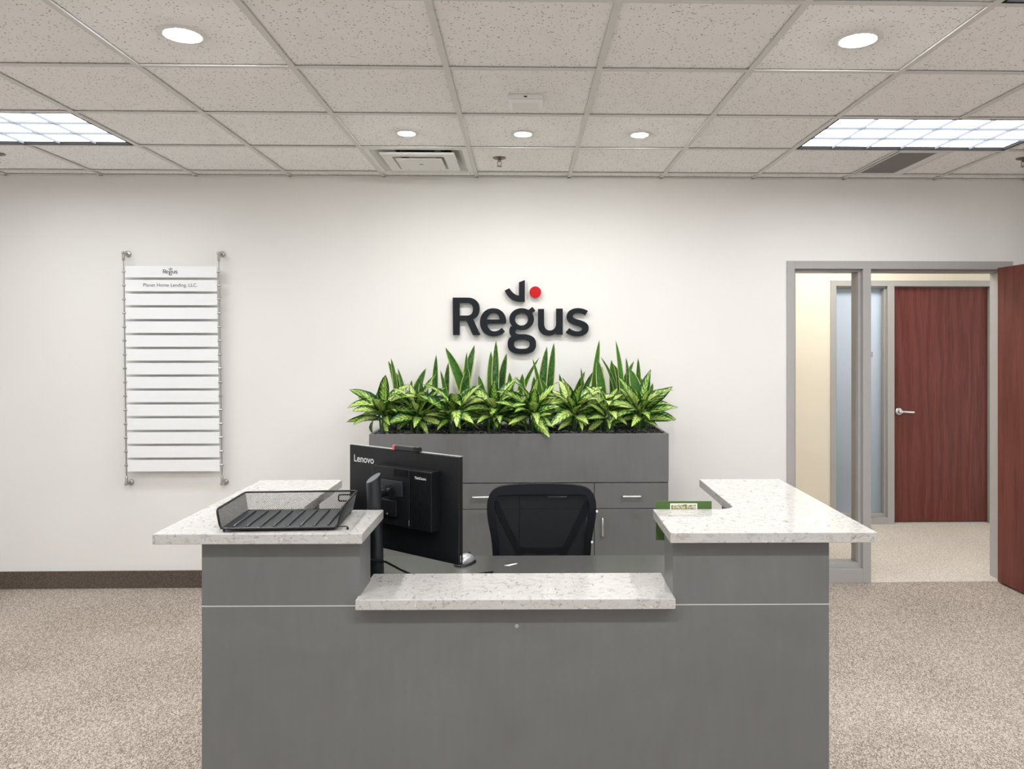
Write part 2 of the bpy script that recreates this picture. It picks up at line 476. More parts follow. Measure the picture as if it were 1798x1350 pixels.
# ---- corridor beyond the opening
HY0, HY1, HX0, HX1 = .12, 1.60, .9, 5.6
FX0, FX1, FZ = 2.706, 4.185, 2.150      # far frame opening
struct(MB().box(HX0-.1, HX1+.1, 0.0, 1.85, -.06, .0015).build('floor_hall', M['carpet_hall']), 'paler carpet of the corridor beyond the open door')
b = MB().box(HX0, FX0, HY1, HY1+.12, 0, ZC).box(FX1, HX1, HY1, HY1+.12, 0, ZC).box(FX0, FX1, HY1, HY1+.12, FZ, ZC)
struct(b.build('wall_hall_far', M['cream']), 'cream wall at the far side of the corridor')
struct(MB().box(HX0-.1, HX0, HY0, HY1+.12, 0, ZC).build('wall_hall_left', M['cream']))
struct(MB().box(HX1, HX1+.1, HY0, HY1+.12, 0, ZC).build('wall_hall_right', M['cream']))
struct(MB().box(HX0-.1, HX1+.1, .12, 1.72, ZC, ZC+.05).build('ceiling_hall', M['tile']))
# unseen office added behind the frosted sidelight to light its glass
b = MB().box(1.6, 6.0, 4.6, 4.7, 0, .95).box(1.6, 6.0, 4.6, 4.7, 2.3, ZC).box(1.6, 2.3, 4.6, 4.7, .95, 2.3).box(5.4, 6.0, 4.6, 4.7, .95, 2.3)
struct(b.build('wall_office_far', M['wall']))
struct(MB().box(1.5, 1.6, 1.72, 4.7, 0, ZC).build('wall_office_left', M['wall']))
struct(MB().box(6.0, 6.1, 1.72, 4.7, 0, ZC).build('wall_office_right', M['wall']))
struct(MB().box(1.5, 6.1, 1.72, 4.7, ZC, ZC+.05).build('ceiling_office', M['wall']))
struct(MB().box(1.5, 6.1, 1.85, 4.7, -.06, 0).build('floor_office', M['carpet_base']))

# ---- door frames (hollow metal with sidelight)
def door_frame(name, x0, mx0, mx1, x1, ztop, y0, y1, fw, rail, parent_label, glassmat):
    """x0..x1 outer, mx0..mx1 mullion face; sidelight left, door opening right"""
    root = bpy.data.objects.new(name, None); COL.objects.link(root); root.location = (0, 0, 0); struct(root, parent_label)
    zt = ztop-fw
    bw = .017; by = y0+.034
    def st(nm, *bx):
        q = MB()
        for c in bx: q.box(*c)
        return q.build(nm, M['frame'], root, bevel=.0015)
    st('jamb', (x0, x0+fw, y0, y1, 0, ztop), (x0+fw, x0+fw+bw, by, y1, rail, zt))
    st('jamb', (x1-fw, x1, y0, y1, 0, ztop), (x1-fw-bw, x1-fw, y0+.052, y1, 0, zt))
    st('head', (x0+fw, x1-fw, y0, y1, zt, ztop), (x0+fw+bw, mx0-bw, by, y1, zt-bw, zt), (mx1+bw, x1-fw-bw, y0+.052, y1, zt-bw, zt))
    st('mullion', (mx0, mx1, y0, y1, 0, zt), (mx0-bw, mx0, by, y1, rail, zt), (mx1, mx1+bw, y0+.052, y1, 0, zt))
    st('bottom_rail', (x0+fw, mx0, y0, y1, 0, rail), (x0+fw+bw, mx0-bw, by, y1, rail, rail+.028))
    g = MB().box(x0+fw+bw-.004, mx0-bw+.004, y0+.080, y0+.086, rail+.024, zt-bw+.004).build('pane', glassmat, root)
    g['label'] = 'tall sidelight pane'
    return root
fr1 = door_frame('trim_1', OX0, 2.264, 2.318, OX1, OZ, -.012, .132, .053, .093, 'taupe metal frame around the open doorway and its clear sidelight', M['glass'])
MB().box(2.3176, 2.3190, .012, .034, .93, 1.05).build('strike_plate', M['chrome'], fr1)
fr2 = door_frame('trim_2', FX0, 3.214, 3.274, FX1, FZ, 1.590, 1.735, .050, .060, 'taupe metal frame of the corridor door with frosted sidelight', M['frost'])
# small room plate on the far sidelight
rp = tag(MB().box(3.050, 3.113, 1.660, 1.6695, 1.472, 1.521).build('room_plate', M['silver'], bevel=.001), 'small grey plate on the frosted sidelight', 'sign')

# far door
d1 = bpy.data.objects.new('door_1', None); COL.objects.link(d1); d1.location = (3.705, 1.66, 0); struct(d1, 'closed red-brown wooden door across the corridor')
MB().box(-.427, .427, -.022, .022, .012, 2.096).build('door_leaf', M['wood'], d1, bevel=.002)
hd = MB().lathe([(.033, -.022), (.033, -.030), (.029, -.034), (.012, -.036), (.012, -.062)], 24, 'y', (-.372, 0, .992)).build('door_handle', M['chrome'], d1, smooth=True)
MB().tube([(-.380, -.068, .992), (-.34, -.068, .992), (-.30, -.066, .989), (-.252, -.062, .987)], .009, 10, flat=(.007, .010)).lathe([(.017, -.056), (.017, -.074), (.012, -.078)], 16, 'y', (-.372, 0, .992)).build('lever', M['chrome'], hd, smooth=True)
MB().box(-.427, .427, -.03, .03, .0015, .010).build('threshold', M['chrome'], d1)
# open door
d2 = bpy.data.objects.new('door_2', None); COL.objects.link(d2); d2.location = (3.205, -.030, 0); d2.rotation_euler = (0, 0, R(2.2)); struct(d2, 'red-brown wooden door standing open at the right edge')
MB().box(-.045, 0, -.875, 0, .012, 2.098).build('door_leaf', M['wood'], d2, bevel=.002)
for z in (.25, 1.05, 1.85):
    MB().tube([(.006, .004, z-.05), (.006, .004, z+.05)], .007, 10).build('hinge', M['chrome'], d2)
hd = MB().lathe([(.033, -.045), (.033, -.053), (.012, -.056), (.012, -.085)], 20, 'x', (0, -.81, .99)).build('door_handle', M['chrome'], d2, smooth=True)
MB().tube([(-.085, -.815, .99), (-.088, -.75, .99), (-.08, -.69, .987)], .009, 8).build('lever', M['chrome'], hd, smooth=True)

# ================================================================== CEILING FIXTURES
def troffer(x0, y0, w_, d_, label, z=ZC, nx=6, ny=3, group='recessed fluorescent ceiling panels', lens='lens'):
    t = thing('ceiling_light_panel', label, 'light', (x0+w_/2, y0+d_/2, z), 0, group)
    hx, hy = w_/2-.013, d_/2-.013
    e = .011
    MB().box(-hx, -hx+e, -hy, hy, .001, .03).box(hx-e, hx, -hy, hy, .001, .03).box(-hx+e, hx-e, -hy, -hy+e, .001, .03).box(-hx+e, hx-e, hy-e, hy, .001, .03).box(-hx, hx, -hy, hy, .03, .06).build('housing', M['void'], t)
    ix, iy = hx-e, hy-e
    MB().box(-ix, ix, -iy, iy, .018, .024).build('lens', M[lens], t)
    for k in range(1, nx):
        x = -ix+2*ix*k/nx
        MB().box(x-.0014, x+.0014, -iy, iy, .004, .017).build('louvre_blade', M['blade'], t)
    for k in range(1, ny):
        y = -iy+2*iy*k/ny
        MB().box(-ix, ix, y-.0014, y+.0014, .0035, .0165).build('louvre_blade', M['blade'], t)
    return t
tl = ['long louvred light panel at left above the directory sign', 'long louvred light panel at right in front of the grey grille',
      'louvred light panel left of the viewer, out of frame', 'louvred light panel cut off at the top right corner',
      'unseen louvred light panel added further back on the left', 'unseen louvred light panel added further back on the right',  # these rear panels are unseen, added to even out the room light
      'unseen rearmost louvred light panel added on the left', 'unseen rearmost louvred light panel added on the right']
for (x, y), lb in zip(troffers, tl): troffer(x, y, 2*T, T, lb)
M['office_fill_lens'] = emit('office_fill_lens', (.97, .98, 1.0), 6.5)  # unseen office lamp, added to brighten the frosted pane
troffer(2.7, 2.1, 2*T, T, 'unseen louvred light panel added in the office behind the frosted glass', ZC-.062, lens='office_fill_lens')
troffer(2.0, .55, 2*T, T, 'louvred light panel in the corridor ceiling', ZC-.062, lens='hall_lens')

def downlight(x, y, r, rl, lens, label, group):
    t = thing('downlight', label, 'light', (x, y, ZC+.0085), 0, group)
    MB().lathe([(rl, -.001), (rl+.003, -.006), (r-.006, -.006), (r, -.001), (r, 0)], 40).build('trim_ring', M['white_metal'], t, smooth=True)
    MB().lathe([(rl*.98, -.0065), (rl*.6, -.010), (rl*.2, -.0115), (.002, -.0116)], 32).build('lens', lens, t, smooth=True)
    return t
for x, y, lb in ((-1.214, -2.262, 'large round downlight at upper left of the ceiling'), (1.214, -2.275, 'large round downlight at upper right of the ceiling'),
                 (-1.214, -4.10, 'large round downlight behind the viewer on the left'), (1.214, -4.10, 'large round downlight behind the viewer on the right'), (0.0, -4.10, 'unseen large round downlight added in the middle')):  # the middle one is unseen, added to strengthen the shadow under the ledge
    downlight(x, y, .086, .061, M['downlens'], lb, 'large downlights')
for x, lb in ((-.609, 'small downlight beside the air diffuser, left of three'), (0.0, 'small glaring downlight in the middle of three, below the detector box'), (.615, 'small downlight right of the middle one, right of three')):
    downlight(x, -1.02, .064, .042, M['spotlens'], lb, 'small downlights near the back wall')

def sprinkler(x, y, label):
    t = thing('fire_sprinkler', label, 'sprinkler', (x, y, ZC+.0085), 0, 'fire sprinklers')
    MB().lathe([(.040, 0), (.039, -.004), (.022, -.010), (.014, -.012)], 20).build('escutcheon', M['bronze'], t, smooth=True)
    MB().lathe([(.009, -.011), (.009, -.022), (.005, -.024)], 10).build('body', M['bronze'], t, smooth=True)
    for s in (-1, 1):
        MB().tube([(s*.006, 0, -.020), (s*.013, 0, -.030), (s*.010, 0, -.042), (s*.003, 0, -.050)], .002, 6).build('frame_arm', M['bronze'], t)
    MB().tube([(0, 0, -.022), (0, 0, -.048)], .0016, 6).build('bulb', M['silver'], t)
    MB().lathe([(.004, -.048), (.016, -.050), (.016, -.0515), (.003, -.053)], 14).build('deflector', M['bronze'], t)
sprinkler(-.14, -.50, 'metal fire sprinkler between the diffuser and the small downlights')
sprinkler(-3.05, -.53, 'fire sprinkler at the left edge of the picture')
sprinkler(2.975, -.565, 'fire sprinkler at the right edge of the picture')

t = thing('detector_box', 'white square detector box on the ceiling above the middle small downlight', 'detector', (.012, -1.585, ZC+.0085))
MB().frustum((-.062, .062, -.058, .058), (-.075, .075, -.066, .066), -.040, -.022).build('cover', M['white_metal'], t, bevel=.003)
MB().box(-.076, .076, -.068, .068, -.022, 0).build('base', M['white_metal'], t, bevel=.002)
MB().box(-.008, .006, -.0690, -.067, -.016, -.010).build('sensor_slot', M['void'], t)

# supply diffuser
t = thing('air_diffuser', 'white square air diffuser with nested plates next to the back wall', 'vent', (-.609, -.443, ZC))
h = T/2-.013
def ring(q, a, b_, z0, z1):
    q.box(-a, a, -a, -b_, z0, z1).box(-a, a, b_, a, z0, z1).box(-a, -b_, -b_, b_, z0, z1).box(b_, a, -b_, b_, z0, z1); return q
ring(MB(), h, h-.028, .0, .006).build('frame', M['white_metal'], t)
def cone(q, a, za, b_, zb):     # sloping square skirt
    A = [(-a,-a,za),(a,-a,za),(a,a,za),(-a,a,za)]; B = [(-b_,-b_,zb),(b_,-b_,zb),(b_,b_,zb),(-b_,b_,zb)]
    A2 = [(x,y,z+.002) for x,y,z in A]; B2 = [(x,y,z+.002) for x,y,z in B]
    vs_ = A+B+A2+B2; fs = []
    for k in range(4):
        l = (k+1) % 4
        fs += [(k,l,4+l,4+k), (8+k,12+k,12+l,8+l), (k,8+k,8+l,l), (4+k,4+l,12+l,12+k)]
    return q.add(vs_, fs)
cone(MB(), h-.028, .004, .17, .085).build('bell', M['white_metal'], t)
MB().box(-.12, .12, -.12, .12, .088, .092).build('duct_opening', M['void'], t)
cone(ring(MB(), .205, .150, -.012, -.008), .205, -.012, .215, -.004).build('outer_plate', M['white_metal'], t)
MB().box(-.135, .135, -.135, .135, -.020, -.016).build('centre_plate', M['white_metal'], t, bevel=.002)
MB().lathe([(.012, -.021), (.0125, -.0195)], 12).build('centre_screw', M['duct'], t)
for sx in (-1, 1):
    MB().box(sx*.10-.004, sx*.10+.004, -.16, .16, -.016, .088).build('bracket', M['duct'], t)

t = thing('return_grille', 'narrow dark grey perforated grille behind the right light panel', 'vent', (2.288, -.443, ZC))
MB().box(-.150, -.128, -.29, .29, 0, .006).box(.096, .152, -.29, .29, 0, .006).box(-.128, .096, -.29, -.262, 0, .006).box(-.128, .096, .262, .29, 0, .006).build('frame', M['white_metal'], t)
MB().box(-.128, .096, -.262, .262, .004, .008).build('perforated_panel', M['grille'], t)

# ================================================================== RECEPTION DESK
DO = Vector((-.01811, -2.78103, 0)); TH = -0.013
def dpt(x, y, z=0):
    c, s = math.cos(TH), math.sin(TH)
    return (DO.x+c*x-s*y, DO.y+s*x+c*y, z)
desk = thing('reception_desk', 'grey laminate U-shaped reception desk with raised ends', 'desk', DO, TH)
MB().box(-.915, .915, 0, .14, 0, .8295).build('front_panel', M['lam'], desk, bevel=.001)
for s in (-1, 1):
    a, c = sorted((s*.915, s*.456))
    MB().box(a, c, 0, .14, .8325, 1.02).build('raised_front_panel', M['lam'], desk, bevel=.001)
    MB().box(a-.0005, c+.0005, -.0008, .14, .8295, .8325).build('joint_strip', M['strip'], desk)
    a, c = sorted((s*.915, s*.80))
    MB().box(a, c, .14, .80, 0, 1.02).build('side_panel', M['lam'], desk, bevel=.001)
MB().box(-.80, .80, .14, .822, .715, .745).build('work_surface', M['lam_top'], desk, bevel=.002)
MB().lathe([(.006, -.0005), (.006, -.0022), (.004, -.003)], 14, 'y', (.0, 0, .770)).build('reflection_spot', M['duct'], desk)  # small grey disc stands in for a faint reflection on the panel

def slab(pts, z0, z1, label):
    o = MB().prism(pts, z0, z1).build('stone_counter', M['quartz'], bevel=.0025)
    o.location = DO; o.rotation_euler = (0, 0, TH)
    return tag(o, label, 'countertop', 'speckled white stone counters of the desk')
def ell_slab(s):
    p = [(1.040, -.037), (1.040, .822), (.715, .822), (.715, .330)]
    for k in range(1, 8):
        a = PI*k/16
        p.append((.715-.05+.05*math.cos(a), .328-.05*math.sin(a)))
    p += [(.665, .275), (.442, .275), (.442, -.037)]
    q = [(s*x, y) for x, y in p]
    return q if s > 0 else q[::-1]
slab(ell_slab(-1), 1.02, 1.05, 'raised speckled stone counter on the left under the mesh tray')
slab(ell_slab(1), 1.02, 1.05, 'raised speckled stone counter on the right beside the green card')
slab([(-.462, -.036), (.458, -.036), (.458, .213), (-.462, .213)], .8298, .86, 'low speckled stone ledge at the middle of the desk')

# ================================================================== CABINETS + PLANTER
CY0 = -.55
def cabinet(x0, x1, label, handle_sides):
    t = thing('storage_cabinet', label, 'cabinet', ((x0+x1)/2, CY0/2, 0), 0, 'grey storage cabinets against the back wall')
    hw = (x1-x0)/2; f = CY0/2
    MB().box(-hw, hw, f+.020, -f-.003, .09, .775).box(-hw+.01, hw-.01, f+.07, -f-.003, 0, .09).build('body', M['lam'], t)
    for i in range(2):
        a = -hw+i*hw+.0018; c = a+hw-.0036; mx = (a+c)/2
        d = MB().box(a, c, f, f+.0185, .6235, .7715).build('drawer', M['lam'], t, bevel=.001)
        MB().tube([(mx-.054, f+.001, .697), (mx-.054, f-.024, .697), (mx-.050, f-.028, .697), (mx+.050, f-.028, .697), (mx+.054, f-.024, .697), (mx+.054, f+.001, .697)], .0048, 8).build('handle', M['chrome'], d, smooth=True)
        d = MB().box(a, c, f, f+.0185, .095, .6195).build('door', M['lam'], t, bevel=.001)
        hx = a+.045 if handle_sides[i] < 0 else c-.045
        MB().tube([(hx, f+.001, .464), (hx, f-.024, .464), (hx, f-.028, .468), (hx, f-.028, .566), (hx, f-.024, .570), (hx, f+.001, .570)], .0048, 8).build('handle', M['chrome'], d, smooth=True)
cabinet(-.900, -.0205, 'grey two-door cabinet on the left, behind the monitor', (1, -1))
cabinet(-.0195, .860, 'grey two-door cabinet on the right, behind the chair', (1, -1))

pl = thing('planter_box', 'long grey laminate planter box on top of the cabinets', 'planter', (-.02, CY0/2, .777))
hw, hd_, th = .880, -CY0/2, .018
for nm, bx in (('front_board', (-hw, hw, -hd_, -hd_+th, 0, .286)), ('back_board', (-hw, hw, hd_-th-.002, hd_-.002, 0, .286)),
               ('end_board', (-hw, -hw+th, -hd_+th, hd_-th-.002, 0, .286)), ('end_board', (hw-th, hw, -hd_+th, hd_-th-.002, 0, .286)),
               ('bottom_board', (-hw+th, hw-th, -hd_+th, hd_-th-.002, 0, .02))):
    MB().box(*bx).build(nm, M['lam'], pl, bevel=.001)
MB().box(-hw+th, hw-th, -hd_+th, hd_-th-.002, .02, .272).build('soil', M['soil'], pl)
SOIL = .777+.272

# moss covering
q = MB(); rg = random.Random(3)
for k in range(2300):
    x = rg.uniform(-.872, .832); y = rg.uniform(-.525, -.030); z = SOIL+rg.uniform(.002, .024)
    a = rg.uniform(0, 2*PI); r = rg.uniform(.010, .030); arc = rg.uniform(1.2, 3.6); dz = rg.uniform(-.008, .014)
    pts = []
    for i in range(6):
        b_ = a+arc*i/5
        pts.append((min(.838, max(-.878, x+r*math.cos(b_))), min(-.022, max(-.530, y+r*math.sin(b_))), z+dz*math.sin(PI*i/5)))
    q.tube(pts, rg.uniform(.0009, .0018), 3, cap=False)
ms = q.build('moss_cover', M['moss'], fix=False, stuff=True); tag(ms, 'dark grey curly moss covering the soil in the planter', 'moss')

# ---- snake plants: tip x, tip z, mid x, mid z, width
SN = [(-0.886,1.383,-0.868,1.299,0.017),(-0.85,1.485,-0.811,1.389,0.035),(-0.826,1.504,-0.807,1.41,0.018),(-0.796,1.407,-0.778,1.299,0.043),(-0.786,1.44,-0.749,1.287,0.022),(-0.701,1.365,-0.704,1.305,0.022),(-0.617,1.437,-0.671,1.305,0.047),(-0.638,1.365,-0.63,1.287,0.036),(-0.54,1.524,-0.55,1.317,0.029),(-0.521,1.425,-0.496,1.317,0.02),(-0.473,1.476,-0.486,1.317,0.029),(-0.491,1.569,-0.395,1.353,0.055),(-0.314,1.584,-0.37,1.353,0.048),(-0.356,1.539,-0.365,1.353,0.022),(-0.344,1.443,-0.36,1.329,0.05),(-0.281,1.392,-0.26,1.298,0.04),(-0.206,1.545,-0.206,1.304,0.037),(-0.17,1.614,-0.174,1.376,0.034),(-0.104,1.533,-0.14,1.334,0.04),(-0.085,1.41,-0.082,1.28,0.038),(-0.003,1.406,-0.012,1.28,0.041),(0.106,1.509,0.015,1.34,0.02),(0.059,1.504,0.106,1.304,0.018),(0.07,1.388,0.073,1.292,0.04),(0.152,1.575,0.126,1.376,0.04),(0.196,1.599,0.169,1.304,0.034),(0.106,1.376,0.157,1.274,0.036),(0.232,1.403,0.255,1.255,0.026),(0.363,1.442,0.374,1.352,0.014),(0.391,1.419,0.345,1.297,0.037),(0.441,1.421,0.388,1.303,0.034),(0.481,1.617,0.452,1.352,0.029),(0.468,1.5,0.495,1.303,0.044),(0.492,1.512,0.553,1.406,0.016),(0.509,1.448,0.507,1.303,0.028),(0.565,1.49,0.579,1.303,0.038),(0.58,1.469,0.644,1.297,0.055),(0.587,1.614,0.615,1.424,0.024),(0.655,1.506,0.664,1.412,0.018),(0.707,1.483,0.653,1.357,0.036),(0.68,1.436,0.724,1.273,0.06),(0.733,1.502,0.735,1.339,0.026),(0.756,1.376,0.739,1.279,0.034),(0.809,1.348,0.786,1.273,0.024),(0.834,1.342,0.809,1.248,0.032)]
SNP = [(-.80, 'snake plant with short leaves at the left end of the planter'), (-.655, 'low snake plant behind the second variegated plant from the left'),
       (-.43, 'snake plant with two broad crossing leaves below the letter R'), (-.15, 'tall snake plant left of the letter g'),
       (.085, 'snake plant with tall leaves right of the letter g'), (.38, 'short snake plant below the letter s'),
       (.53, 'tallest slender snake plant right of the sign lettering'), (.71, 'dense broad-leaved snake plant at the right end of the planter')]
snroots = []
for x, lb in SNP:
    snroots.append(thing('snake_plant', lb, 'plant', (x, -.20, SOIL), 0, 'snake plants along the back of the planter'))
rg = random.Random(11)
def snake_leaf(root, base, mid, tip, wid, twist):
    n = 13; q = MB(); q.uv = []
    pts = []
    for i in range(n+1):
        tt = i/n
        pts.append(Vector(base)*(1-tt)**2+Vector(mid)*2*tt*(1-tt)+Vector(tip)*tt*tt)
    for i, p in enumerate(pts):
        tt = i/n
        e_ = max(0.0, (tt-.60)/.40); sm = min(1, tt/.60); wd = wid*(.58+.42*sm*sm*(3-2*sm))*max(.015, (1-e_)**.75*(1+.6*e_))*.5
        a = twist*(tt-.4)
        dx, dy = math.cos(a), math.sin(a)
        for u in (0, .25, .5, .75, 1):
            e = (u-.5)*2
            fold = abs(e)*wd*.35
            q.v.append((p.x+dx*e*wd+dy*fold, p.y+dy*e*wd-dx*fold, p.z)); q.uv.append((u, tt))
    for i in range(n):
        for k in range(4):
            a = i*5+k; q.f.append((a, a+1, a+6, a+5))
    return q.build('leaf', M['snake'], root, smooth=True, fix=False)
for tx, tz, mx, mz, wd in SN:
    r = min(snroots, key=lambda o: abs(o.location.x-mx))
    y = rg.uniform(-.07, .07); ty = y+rg.uniform(-.05, .05)
    # continue the visible line down to the soil, easing to the clump centre
    k = (mz-SOIL)/(tz-mz); bx = mx-(tx-mx)*min(k, 1.2)*.55
    bx = r.location.x+max(-.13, min(.13, bx-r.location.x))*.9
    # quadratic control so that the curve passes near the measured middle
    tt = (mz-SOIL)/(tz-SOIL); tt = min(.75, max(.35, tt))
    cx = (mx-bx*(1-tt)**2-tx*tt*tt)/(2*tt*(1-tt)); cz = (mz-SOIL*(1-tt)**2-tz*tt*tt)/(2*tt*(1-tt))
    L = r.location
    snake_leaf(r, (bx-L.x, y, 0), (cx-L.x, (y+ty)/2, cz-SOIL), (tx-L.x, ty, tz-SOIL), wd*1.3+.005, rg.uniform(-.5, .5))

# ---- variegated leafy plants in front
def agla_leaf_mesh(arch, fold, wid):
    n = 8; q = MB(); q.uv = []
    x = z = 0.0; ang = R(12); ds = 1.0/n
    pts = [(0, 0)]
    for i in range(n):
        ang -= arch/n; x += ds*math.cos(ang); z += ds*math.sin(ang); pts.append((x, z))
    for i, (x, z) in enumerate(pts):
        tt = i/n
        wd = wid*(max(0.0, math.sin(PI*min(1, tt**.80*.985+.012)))**.85)*.5+.004*(1-tt)
        for u in (0, .25, .5, .75, 1):
            e = (u-.5)*2
            q.v.append((x, e*wd, z+fold*abs(e)*wd*1.0+.010*math.sin(tt*17+u*9)*abs(e))); q.uv.append((u, tt))
    for i in range(n):
        for k in range(4):
            a = i*5+k; q.f.append((a, a+5, a+6, a+1))
    me = q.mesh('leaf', True); me.materials.append(M['agla']); return me
LM = [agla_leaf_mesh(a, f, w_) for a, f, w_ in ((R(35), .30, .33), (R(60), .22, .37), (R(18), .38, .30), (R(85), .20, .35), (R(48), .34, .33))]
AG = [(-.845, 'variegated leafy plant spilling over the left end of the planter'), (-.635, 'second variegated leafy plant from the left end of the planter'),
      (-.415, 'third variegated leafy plant from the left, below the two broad crossing leaves'), (-.170, 'fourth variegated leafy plant from the left, above the middle of the planter'),
      (.055, 'variegated leafy plant in the middle, straight below the letter g'), (.315, 'variegated leafy plant third from the right end'),
      (.515, 'small variegated leafy plant second from the right end'), (.715, 'variegated leafy plant overhanging the right end of the planter')]
rg = random.Random(23)
for pi, (px_, lb) in enumerate(AG):
    small = pi == 6
    t = thing('variegated_plant', lb, 'plant', (px_, -.385+rg.uniform(-.02, .02), SOIL), 0, 'variegated leafy plants along the front of the planter')
    nst = 4
    for k in range(nst):
        a = 2*PI*k/nst+rg.uniform(-.3, .3); r0 = rg.uniform(.015, .04); r1 = r0+rg.uniform(0, .025)
        MB().tube([(r0*math.cos(a), r0*math.sin(a), 0), (r1*math.cos(a), r1*math.sin(a), .11), (r1*math.cos(a), r1*math.sin(a), .16)], .006, 6, rs=[.008, .006, .004]).build('stalk', M['stalk'], t, smooth=True)
    nl = 28 if small else 46
    for k in range(nl):
        fr = k/nl
        az = k*2.39996+rg.uniform(-.35, .35)
        # inner young leaves stand up, outer ones spread and droop
        el = R(58-70*fr+rg.uniform(-16, 16)); L = (.160+.075*math.sin(PI*min(1, .25+fr*.8)))*rg.uniform(.72, 1.15)
        if small: L *= .85
        back = math.sin(az) > .55
        if back: L *= .8; el = max(el, R(20))
        zb = .150-.070*fr+rg.uniform(-.012, .012)
        o = link('leaf', LM[rg.randrange(5)], None, t)
        rb = .012+.022*fr
        o.location = (rb*math.cos(az), rb*math.sin(az), zb)
        o.rotation_euler = (math.cos(az)*R(48)+rg.uniform(-.3, .3), -el, az)
        o.scale = (L, L, L)

# ================================================================== WALL SIGN LETTERS
def zw(p):   # traced outline units -> metres on the wall plane
    return (-.46+(p[0]/6.2+770-795)*.00374, 1.893-(p[1]/6.2+470-523)*.00374)
def glyph(loops): return [[zw(p) for p in l] for l in loops]
Rg = [loop([(155,325),(315,325),('C',(400,325),(446,372),(446,447)),('C',(446,505),(420,542),(376,558)),(455,732),(375,732),(303,575),(230,575),(230,732),(158,732)]),
      loop([(230,382),(312,382),('C',(352,382),(375,408),(375,450)),('C',(375,492),(352,520),(312,520)),(230,520)])]
Eg = [loop([(729,608),(527,608),('C',(534,660),(566,690),(606,690)),('C',(642,690),(668,672),(687,652)),(722,693),('C',(692,727),(648,745),(594,745)),('C',(508,745),(450,682),(450,592)),('C',(450,505),(510,440),(594,440)),('C',(680,440),(735,500),(735,582)),(734,596)]),
      loop([(527,562),('C',(534,518),(561,492),(597,492)),('C',(636,492),(661,520),(664,562))])]
Gg = [[ell(903,558,135,119), ell(902,560,70,68)],
      [loop([(960,470),(1020,425),(1053,466),(990,515)])],
      [ell(905,830,155,108,48,2.5), ell(905,831,85,50,40,2.6)],
      [loop([(790,632),('C',(772,650),(768,672),(768,690)),('C',(768,715),(778,735),(800,752)),(900,740),(905,722),(880,722),('C',(850,721),(834,712),(834,698)),('C',(834,682),(845,672),(860,665))])]]
Ug = [loop([(1080,447),(1147,447),(1147,604),('C',(1147,650),(1170,681),(1210,681)),('C',(1250,681),(1278,650),(1278,604)),(1278,443),(1350,443),(1350,728),(1284,728),(1278,706),('C',(1258,728),(1228,738),(1195,738)),('C',(1120,738),(1080,688),(1080,612))])]
Sg = [loop([(1625,470),('C',(1594,448),(1556,438),(1515,438)),('C',(1440,438),(1392,478),(1392,533)),('C',(1392,588),(1436,608),(1490,624)),('C',(1540,638),(1562,646),(1562,664)),('C',(1562,682),(1540,690),(1512,690)),('C',(1478,690),(1446,678),(1422,655)),(1382,702),('C',(1414,730),(1460,745),(1512,745)),('C',(1588,745),(1633,710),(1633,655)),('C',(1633,600),(1582,580),(1526,565)),('C',(1480,553),(1460,545),(1460,527)),('C',(1460,504),(1484,492),(1520,492)),('C',(1548,492),(1574,500),(1593,515))])]
Hg = [loop([(717,248),(770,222),('C',(796,268),(836,300),(873,302)),(873,158),(938,133),(938,370),(884,370),('C',(806,368),(748,322),(717,248))][:-1]+[('C',(806,368),(748,322),(718,249))])]
Dg = [ell(1052,265,63,63,48)]
def join_meshes(name, mes):
    q = MB()
    for me in mes:
        q.add([v.co[:] for v in me.vertices], [tuple(p.vertices) for p in me.polygons]); bpy.data.meshes.remove(me)
    return q
def letters(root, parts, depth, tf, y, pins=False, mono=None, piny=0):
    for nm, gl, mt, lab in parts:
        gls = gl if isinstance(gl[0][0][0], (list, tuple)) else [gl]
        q = join_meshes(nm, [fill_mesh(nm, [[tf(p) for p in lp] for lp in gg], depth-.0006*gi) for gi, gg in enumerate(gls)])
        q.v = [(a, y-c, b_) for a, b_, c in q.v]
        o = q.build(nm, mono or mt, root, label=lab, fix=False)
        if pins:
            xs_ = [v[0] for v in q.v]; zs_ = [v[2] for v in q.v]
            for px_, pz in pins[nm+lab]:
                X, Z = tf((px_, pz))
                MB().tube([(X, y+depth/2-.002, Z), (X, piny, Z)], .004, 6).build('mounting_pin', M['duct'], o)
PARTS = [('letter', Rg, M['letter'], 'capital R'), ('letter', Eg, M['letter'], 'letter e'), ('letter', Gg, M['letter'], 'letter g'), ('letter', Ug, M['letter'], 'letter u'),
         ('letter', Sg, M['letter'], 'letter s'), ('hook_mark', Hg, M['letter'], 'charcoal hook mark above the g'), ('dot_mark', Dg, M['red'], 'red dot')]
PINS = {'lettercapital R': [(192,360),(192,700)], 'letterletter e': [(486,590),(640,585)], 'letterletter g': [(800,560),(905,905)], 'letterletter u': [(1112,500),(1315,500)],
        'letterletter s': [(1425,535),(1595,660)], 'hook_markcharcoal hook mark above the g': [(905,220),(850,340)], 'dot_markred dot': [(1052,265)]}
sign = thing('wall_sign', 'dark raised lettering with a red dot on the wall above the planter', 'sign', (-.01, 0, 1.75))
def tf_sign(p):
    x, z = zw(p); return (x+.01, z-1.75)
letters(sign, PARTS, .020, tf_sign, -.027, PINS, None, -.0005)

